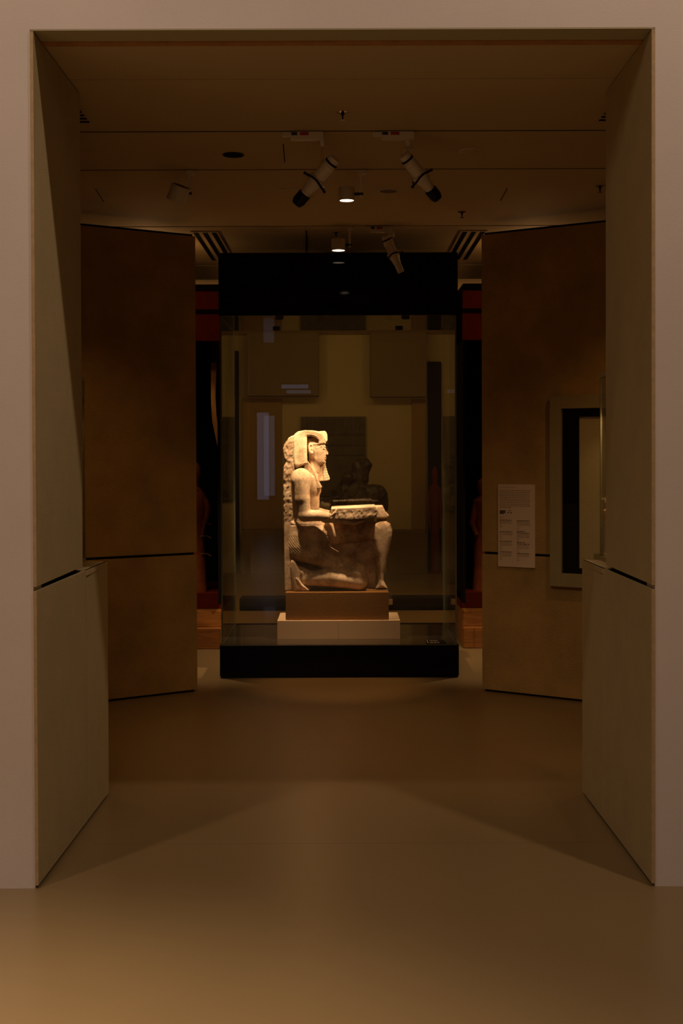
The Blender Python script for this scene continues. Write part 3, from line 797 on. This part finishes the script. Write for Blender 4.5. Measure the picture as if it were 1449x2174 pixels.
def slot_vent(x0, x1, y0, y1, label, n=3, along='y'):
    t = thing('air_vent', ((x0 + x1) / 2, (y0 + y1) / 2, CEIL), label, 'air vent')
    MB().box((x0, y0, CEIL - .006), (x1, y1, CEIL - .0005)).build('frame', M['ceiling'], t)
    for k in range(n):
        if along == 'y':
            w_ = (x1 - x0) / n; a = x0 + w_ * (k + .28); MB().box((a, y0 + .03, CEIL - .0075), (a + w_ * .5, y1 - .03, CEIL - .0058)).build('slot', M['black_matt'], t)
        else:
            w_ = (y1 - y0) / n; a = y0 + w_ * (k + .22); MB().box((x0 + .01, a, CEIL - .0075), (x1 - .01, a + w_ * .5, CEIL - .0058)).build('slot', M['black_matt'], t)
slot_vent(-1.045, -0.855, 8.86, 10.2, 'slotted ceiling air vent above the left edge of the case')
slot_vent(0.835, 1.02, 8.86, 10.2, 'slotted ceiling air vent above the right edge of the case')
slot_vent(-1.62, -1.15, 5.70, 5.93, 'dark slotted air vent at the left portal side', 4, 'x')
slot_vent(1.185, 1.62, 5.70, 5.93, 'dark slotted air vent at the right portal side', 4, 'x')

# ================================================================== RIGHT SLANTED WALL: SIGN AND WALL SHOWCASE
_, WA, Wd_, Wn, Wfr = AWR
def onwall(px, py):
    d = ray(px, py); t = (WA - EYE).dot(Wn) / d.dot(Wn)
    p = EYE + d * t
    return (p - WA).dot(Wd_), p.z
u0, z1 = onwall(1058, 1028); u1, z0 = onwall(1136, 1206)
sg = thing('text_panel', WA + Wd_ * (u0 + u1) / 2 + Vector((0, 0, z0)), 'tan printed text panel on the right slanted wall', 'sign')
MB().prism([(u0, z0), (u1, z0), (u1, z1), (u0, z1)], 0.0005, 0.012, Wfr).build('board', M['sign'], sg, bevel=.001)
wS, hS = u1 - u0, z1 - z0
def dash_line(mm, a, b, y, h, dense=0.86):
    x = a
    while x < b:
        w_ = random.uniform(.022, .075); e_ = min(x + w_, b)
        mm.prism([(u0 + wS * x, z1 - hS * (y + h)), (u0 + wS * e_, z1 - hS * (y + h)), (u0 + wS * e_, z1 - hS * y), (u0 + wS * x, z1 - hS * y)], .0121, .0126, Wfr)
        x = e_ + .012
fine = MB(); bold = MB()
dash_line(fine, .05, .50, .030, .006)
for k in range(10): dash_line(fine, .045, .90 - .05 * random.random(), .070 + k * .0208, .0075)
dash_line(fine, .045, .38, .070 + 10 * .0208, .0075)
dash_line(fine, .05, .15, .398, .006)
for (c0, yb, rows, bolds) in [(.05, .430, 4, 1), (.05, .571, 4, 1), (.05, .686, 5, 1), (.05, .815, 5, 1), (.52, .432, 5, 1), (.52, .562, 5, 2), (.52, .694, 5, 2), (.52, .828, 4, 1)]:
    for k in range(bolds): dash_line(bold, c0, c0 + (.34 if k == bolds - 1 else .22), yb + k * .019, .0085)
    yy = yb + bolds * .019
    for k in range(rows):
        dash_line(fine, c0, c0 + (.30 + .06 * random.random() if k < rows - 2 else .07), yy, .006); yy += .0165 if k < rows - 3 else .024
tag(fine.build('small_print', M['ink_grey'], sg), kind='stuff')
# pictograms: dark block and pair of headphones
bold.prism([(u0 + wS * a, z1 - hS * b) for a, b in [(.05, .315), (.21, .315), (.21, .350), (.155, .350), (.155, .365), (.11, .358), (.05, .365)]][::-1], .0121, .0127, Wfr)
arc = [(u0 + wS * (.325 + .035 * math.cos(R(q))), z1 - hS * .335 + wS * .04 * math.sin(R(q))) for q in range(0, 181, 20)]
for (a, b), (c, d) in zip(arc[:-1], arc[1:]):
    bold.prism([(a, b), (c, d), (c, d + .004), (a, b + .004)], .0121, .0126, Wfr)
for q in (-.035, .035):
    bold.prism([(u0 + wS * (.325 + q) - .004, z1 - hS * .350), (u0 + wS * (.325 + q) + .004, z1 - hS * .350), (u0 + wS * (.325 + q) + .004, z1 - hS * .334), (u0 + wS * (.325 + q) - .004, z1 - hS * .334)], .0121, .0127, Wfr)
tag(bold.build('headings', M['ink'], sg), kind='stuff')

a0, t1 = onwall(1172, 841); _, b0 = onwall(1175, 1243); a1 = a0 + 0.95
sc_ = thing('wall_showcase', WA + Wd_ * (a0 + a1) / 2 + Vector((0, 0, b0)), 'olive framed wall showcase with black mount on the right slanted wall', 'showcase')
ia, it = onwall(1196, 868); _, ib = onwall(1196, 1216)
ja, jt = onwall(1230, 885); _, jb = onwall(1232, 1206)
ia1 = a1 - (ia - a0); ja1 = a1 - (ja - a0)
def ring(o, i, h0, h1):
    mm = MB(); (oa, ob, oz0, oz1), (pa, pb, pz0, pz1) = o, i
    for r_ in ((oa, pa, oz0, oz1), (pb, ob, oz0, oz1), (pa, pb, oz0, pz0), (pa, pb, pz1, oz1)):
        mm.prism([(r_[0], r_[2]), (r_[1], r_[2]), (r_[1], r_[3]), (r_[0], r_[3])], h0, h1, Wfr)
    return mm
ring((a0, a1, b0, t1), (ia, ia1, ib, it), .0005, .045).build('frame', M['olive_frame'], sc_, bevel=.001)
ring((ia, ia1, ib, it), (ja, ja1, jb, jt), .0005, .020).build('mount', M['black_matt'], sc_)
MB().prism([(ja, jb), (ja1, jb), (ja1, jt), (ja, jt)], .0005, .008, Wfr).build('backboard', M['linen'], sc_)
MB().prism([(ia, ib), (ia1, ib), (ia1, it), (ia, it)], .030, .036, Wfr).build('glass_pane', M['glass'], sc_)
la, lz1 = onwall(1261, 1175); lb, lz0 = onwall(1280, 1188)
MB().prism([(la, lz0), (la + .12, lz0), (la + .12, lz1), (la, lz1)], .0082, .011, Wfr).build('caption', M['olive_frame'], sc_)
# unseen spot added before the glass to brighten the backboard
p = Wfr(ja + .22, jt + 0.1, 0.30)
spot('showcase_fill', p, Wfr(ja + .2, (jb + jt) / 2 - .2, 0), 1.0, (1, .62, .28), 70, .9, .02)

# ================================================================== SMALL VITRINES ON THE LEDGES
def ledge_vitrine(s, xin, label, flabel, py_top, watts):
    y0, y1 = UPY + .03, 5.897; zt = pix(724, py_top, 5.897).z
    xo = xin + s * .36; zb = LZ - .008
    t = thing('ledge_vitrine', ((xin + xo) / 2, (y0 + y1) / 2, zb), label, 'vitrine')
    MB().box((xin, y0, zb), (xo, y1, zb + .02)).build('base', M['olive_frame'], t)
    MB().box((xin, y0, zt - .02), (xo, y1, zt)).build('lid', M['olive_frame'], t)
    for (a, b) in (((xin, y1 - .006), (xo, y1)), ((xin, y0), (xo, y0 + .006)), ((xin, y0 + .007), (xin + s * .006, y1 - .007)), ((xo - s * .006, y0 + .007), (xo, y1 - .007))):
        MB().box((*a, zb + .02), (*b, zt - .02)).build('glass_pane', M['glass'], t)
    for yy in (y1 - .014,):
        MB().box((xin + s * .001, yy, zb + .02), (xin + s * .008, yy + .007, zt - .02)).build('post', M['olive_frame'], t)
    # standing figurine inside
    fx, fy = xin + s * .029, 5.864; fz = zb + .02
    f = thing('figurine', (fx, fy, fz), flabel, 'figurine')
    MB().lathe((fx, fy, fz), (fx, fy, fz + 1), [(0, .020), (.012, .020), (.014, .017), (.15, .017), (.152, .0195), (.165, .0195)], 20).build('column', M['sign'], f)
    MB().lathe((fx, fy, fz + .166), (fx, fy, fz + 1), [(0, .017), (.012, .019), (.03, .0205), (.045, .0195), (.055, .009), (.062, .009), (.07, .0125), (.085, .013), (.098, .008), (.102, .002)], 20).build('bust', M['gold'], f)
    for q in (-1, 1):
        MB().tube([(fx, fy + q * .016, fz + .21), (fx - s * .003, fy + q * .019, fz + .19), (fx - s * .006, fy + q * .017, fz + .175)], [.005, .0045, .004], 8).build('arm', M['gold'], f)
    spot('vitrine_lamp', (fx + s * .01, fy - .06, zt - .05), (fx, fy, fz), watts, WARM, 60, .8, .01)
ledge_vitrine(-1, -1.187, 'narrow glass vitrine on the left ledge behind the portal side', 'tiny gilded figurine in the left ledge vitrine', 800, 0.6)
ledge_vitrine(1, 1.196, 'narrow glass vitrine on the right ledge behind the portal side', 'tiny gilded figurine in the right ledge vitrine', 795, 12.0)

# ================================================================== SIDE VITRINES BEHIND THE CASE
def side_vitrine(s, label):
    xi, xo, y0, y1 = s * 0.985, s * 2.6, 10.28, 11.6
    t = thing('tall_vitrine', ((xi + xo) / 2, (y0 + y1) / 2, 0), label, 'showcase')
    B = lambda nm, x0, x1, ya, yb, z0, z1, mt, **k: MB().box((x0, ya, z0), (x1, yb, z1)).build(nm, M[mt], t, **k)
    B('back_panel', xi, xo, y1 - .03, y1, 0, 2.95, 'black_matt')
    B('side_panel', xi, xi + s * .02, y0 + .05, y1 - .03, .36, 2.5, 'black_matt')
    B('beam', xi, xo, y0, y1 - .03, 2.90, 2.95, 'black_matt')
    B('fascia', xi, xo, y0 + .03, y0 + .06, 2.75, 2.90, 'dark_red')
    B('beam', xi, xo, y0 + .01, y0 + .06, 2.725, 2.75, 'black_matt')
    B('fascia', xi, xo, y0 + .05, y0 + .08, 2.50, 2.725, 'dark_red')
    B('step', xi, xo, y0, y1 - .03, 0, 0.165, 'wood', bevel=.004)
    B('step', xi, xo, y0 + .10, y1 - .03, 0.166, 0.29, 'wood', bevel=.004)
    B('step', xi, xo, y0 + .30, y1 - .03, 0.291, 0.42, 'dark_red', bevel=.004)
    B('glass_pane', xi + s * .02, xo, y0 + .085, y0 + .093, .295, 2.5, 'glass')
    return t
side_vitrine(-1, 'dark tall showcase with wooden steps left behind the glass case')
side_vitrine(1, 'dark tall showcase with wooden steps right behind the glass case')
spot('tall_vitrine_lamp_left', (-1.5, 10.45, 2.47), (-1.12, 10.85, 0.9), 4.0, WARM, 90, .6, .02)
spot('tall_vitrine_lamp_right', (1.5, 10.45, 2.47), (1.15, 10.85, 0.6), 1.2, WARM, 90, .6, .02)
# amber curved wooden blade hung in the left showcase
Yb = 10.8
blade = [(448, 770), (461, 769), (459, 800), (458, 840), (460, 880), (463.5, 905), (464, 940), (462, 948), (457, 925), (451, 895), (448.5, 860), (448, 830)]
pts = [pix(a, b, Yb) for a, b in blade]
mm = MB().prism([(q.x, q.z) for q in pts], Yb - .02, Yb + .02, lambda a, b, c: (a, c, b))
bl = thing('wooden_blade', pts[7], 'amber curved wooden blade hanging in the dark showcase left of the case', 'artefact')
mm.build('blade', M['amber'], bl, bevel=.003)
pa, pb = pix(450, 769, Yb), pix(460, 700, Yb)
MB().box((min(pa.x, pb.x), Yb - .016, pa.z), (max(pa.x, pb.x), Yb + .016, pb.z)).build('grip', M['dark_red'], bl, bevel=.004)
MB().tube([(pb.x - .02, Yb, pb.z), (pb.x - .02, Yb, 2.5)], .002, 6).build('wire', M['lamp_black'], bl)
# red clay figure, seen in part, standing in the left showcase
Yf = 10.72
def P(a, b): return pix(a, b, Yf)
fg = thing('clay_figure', (P(428, 1200).x, Yf, 0.42), 'red clay figure with bent arm in the dark showcase left of the case', 'figure')
x0 = P(414, 1200).x
MB().lathe((x0, Yf, .42), (x0, Yf, 3), [(0, .10), (.10, .095), (.30, .085), (.50, .075), (.66, .095), (.80, .10), (.86, .06), (.89, .035), (.93, .04), (.99, .055), (1.05, .05), (1.09, .02)], 24).build('torso', M['red_clay'], fg)
pa = [P(418, 1040), P(428, 1056), P(437, 1066), P(442, 1080), P(438, 1098), P(432, 1115), P(428, 1140)]
MB().tube([q + Vector((0, -.03, 0)) for q in pa], [.035, .032, .028, .026, .024, .022, .02], 12).build('arm', M['red_clay'], fg)
MB().tube([P(427, 1150) + Vector((0, -.03, 0)), P(428, 1165) + Vector((0, -.03, 0)), P(427, 1180) + Vector((0, -.03, 0))], [.02, .02, .018], 10).build('hand', M['red_clay'], fg)
for q in (1138, 1176, 1110):
    MB().tube([P(420, q + 2) + Vector((0, -.05, 0)), P(430, q - 1) + Vector((0, -.06, 0)), P(440, q), P(448, q + 4)], .004, 6).build('band', M['amber'], fg)
# robed figure in the right showcase
Yr = 10.75
x0 = pix(1024, 1200, Yr).x
rf = thing('robed_figure', (x0, Yr, 0.42), 'dark red robed figure in the showcase right of the case', 'figure')
zt = pix(1015, 1015, Yr).z
hh = zt - .42
MB().lathe((x0, Yr, .42), (x0, Yr, 3), [(0, .09), (.04, .085), (hh * .25, .075), (hh * .45, .085), (hh * .6, .07), (hh * .72, .09), (hh * .8, .085), (hh * .84, .03), (hh * .87, .03), (hh * .91, .05), (hh * .97, .045), (hh, .01)], 24).build('body', M['red_clay'], rf)
MB().tube([(x0 - .06, Yr - .03, .42 + hh * .77), (x0 - .095, Yr - .05, .42 + hh * .6), (x0 - .06, Yr - .09, .42 + hh * .5)], [.03, .026, .02], 10).build('arm', M['red_clay'], rf)

# ================================================================== FAR GALLERY, SEEN THROUGH THE CASE
def far_box(nm, x0, x1, pt, pb, Y, dep, mt, label, cat, bevel=.004):
    a, b = pix(x0, pt, Y), pix(x1, pb, Y)
    z0 = max(0, b.z)
    if pb > 1205: z0 = 0
    o = MB().box((a.x, Y, z0), (b.x, Y + dep, a.z)).build(nm, M[mt], bevel=bevel)
    return tag(o, label, cat)
Yw = ENDY
o = far_box('wall_bulkhead', 524, 676, 705, 840, Yw - .30, .298, 'dark_brown', 'dark brown bulkhead high on the left of the end wall', 'bulkhead')
o = far_box('wall_bulkhead', 786, 905, 705, 842, Yw - .30, .298, 'dark_brown', 'dark brown bulkhead high on the right of the end wall', 'bulkhead')
far_box('low_cabinet', 512, 599, 1125, 1217, Yw - .30, .298, 'dark_brown', 'low dark cabinet against the end wall, left of the statue', 'cabinet')
far_box('low_cabinet', 822, 903, 1127, 1217, Yw - .30, .298, 'dark_brown', 'low dark cabinet against the end wall, right of the statue', 'cabinet')
M['brown_panel'] = mat('brown_wall_panel', (0.26, 0.155, 0.055), 0.8, 0.06, 3)
far_box('wall_panel', 514, 598, 846, 1123, Yw - .06, .058, 'brown_panel', 'brown upright panel on the end wall, left of the statue head', 'wall panel')
far_box('wall_panel', 874, 904, 848, 1125, Yw - .06, .058, 'brown_panel', 'narrow brown upright panel beside the tall black niche', 'wall panel')
far_box('narrow_niche', 495, 507, 745, 1217, Yw - .12, .118, 'black_matt', 'narrow black upright niche on the left of the end wall', 'niche')
nz = far_box('tall_niche', 908, 937, 768, 1213, Yw - .10, .098, 'black_matt', 'tall black niche on the right of the end wall', 'niche')
def far_figure(xc, pt, pb, Y, k, mt, label, nm='far_statue'):
    c = pix(xc, pb, Y); top = pix(xc, pt, Y).z; z0 = c.z if pb < 1150 else 0.0
    h_ = top - z0
    t = thing(nm, (c.x, Y, z0), label, 'statue')
    MB().lathe((c.x, Y, z0), (c.x, Y, 9), [(0, .13 * k), (.05, .13 * k), (.05, .10 * k), (h_ * .3, .095 * k), (h_ * .5, .08 * k), (h_ * .68, .12 * k), (h_ * .8, .12 * k), (h_ * .84, .045 * k)], 20).build('body', M[mt], t)
    MB().lathe((c.x, Y, z0 + h_ * .82), (c.x, Y, 9), [(0, .045 * k), (h_ * .04, .06 * k), (h_ * .1, .068 * k), (h_ * .15, .055 * k), (h_ * .18, .015 * k)], 20).build('head', M[mt], t)
    for q in (-1, 1):
        MB().tube([(c.x + q * .11 * k, Y, z0 + h_ * .78), (c.x + q * .135 * k, Y - .03, z0 + h_ * .6), (c.x + q * .11 * k, Y - .06, z0 + h_ * .42)], [.035 * k, .03 * k, .022 * k], 10).build('arm', M[mt], t)
far_figure(923, 990, 1215, Yw - .20, .6, 'dark_red', 'dim reddish figure standing before the tall black niche')
# dark relief stele on the end wall
sa, sb = pix(639, 885, Yw), pix(776, 1062, Yw)
stl = thing('relief_stele', ((sa.x + sb.x) / 2, Yw - .03, sb.z), 'dark rectangular relief stele on the end wall behind the statue', 'relief')
MB().box((sa.x, Yw - .06, sb.z), (sb.x, Yw - .001, sa.z)).build('slab', M['stele'], stl, bevel=.004)
fz0, fz1 = pix(700, 914, Yw).z, pix(700, 889, Yw).z
nf = 16
for k in range(nf):
    xx = sa.x + (sb.x - sa.x) * (k + .5) / nf
    MB().lathe((xx, Yw - .062, fz0 + .005), (xx, Yw - .062, 9), [(0, .012), (.02, .008), (.08, .009), (.10, .014), (.12, .006), (.135, .010), (.15, .003)], 10).build('frieze_figure', M['stele'], stl)
for pz, th in ((920, .010), (924, .006), (942, .012), (945, .006), (966, .004), (1040, .004), (1046, .004), (1052, .004)):
    zc = pix(700, pz, Yw).z
    MB().box((sa.x + .01, Yw - .075, zc - th), (sb.x - .01, Yw - .058, zc + th)).build('moulding', M['stele'], stl, bevel=.002)
# dark fragment bust on a narrow pedestal in the far gallery
Yd = 15.4
pc = pix(765, 1085, Yd)
tag(MB().box((pc.x - .16, Yd - .16, 0), (pc.x + .16, Yd + .16, pc.z)).build('pedestal', M['dark_brown'], bevel=.004), 'dark brown pedestal behind the offering slab', 'pedestal')
bu = thing('dark_bust', (pc.x, Yd, pc.z), 'broken dark reddish stone bust behind the offering slab', 'bust')
ht = pix(765, 975, Yd).z - pc.z
g = Grid(690, 842, -60, 60, 962, 1090, 2.0)
g.ell((762, 0, 1078), (62, 40, 34), 0); g.ell((738, 0, 1050), (34, 34, 30), 10); g.ell((792, 0, 1052), (30, 32, 26), 10)
g.cone((752, 0, 1048), (764, 0, 1000), 27, 19, 10); g.ell((770, 0, 990), (19, 18, 20), 6); g.ell((736, -18, 1022), (13, 12, 22), 6)
sl, X_, V_, P_ = g.win([690, 844, -62, 62, 962, 1092]); g.F[sl] += rough(X_ * .5, V_ * .5, P_ * .5, 2.2); g.F[:, :, g.p > 1085] = 10
P3, Q = g.mesh(2); ks = Yd / FPX
mm = MB(); mm.add([((a - 724.5) * ks, Yd + b * ks, max(pc.z, 1.6 + (958 - c) * ks)) for a, b, c in P3], Q.tolist(), 0, True)
mm.build('fragment', M['dark_stone'], bu)
# low kerb on the floor beyond the case
k0, k1 = pix(508, 1297, 12.75), pix(962, 1270, 12.75)
kb = thing('floor_kerb', ((k0.x + k1.x) / 2, 12.9, 0), 'low black kerb on the floor beyond the case', 'kerb')
MB().box((k0.x, 12.75, 0), (k1.x, 13.05, k1.z)).build('body', M['black_matt'], kb, bevel=.004)
ca, cb = pix(823, 1272, 12.74), pix(833, 1284, 12.74)
MB().box((ca.x, 12.742, cb.z), (cb.x, 12.7495, ca.z)).build('caption', M['sign'], kb)

# repeats of one kind share a group
GROUPS = {'ceiling_cover': 'round covers in the ceiling', 'air_vent': 'slotted vents in the ceiling', 'wall_bulkhead': 'bulkheads on the end wall',
          'low_cabinet': 'low cabinets at the end wall', 'wall_panel': 'brown panels on the end wall', 'tall_vitrine': 'dark showcases behind the glass case',
          'ledge_vitrine': 'vitrines on the ledges', 'figurine': 'figurines in the ledge vitrines'}
for o in bpy.data.objects:
    k = o.name.split('.')[0]
    if o.parent is None and k in GROUPS: o['group'] = GROUPS[k]
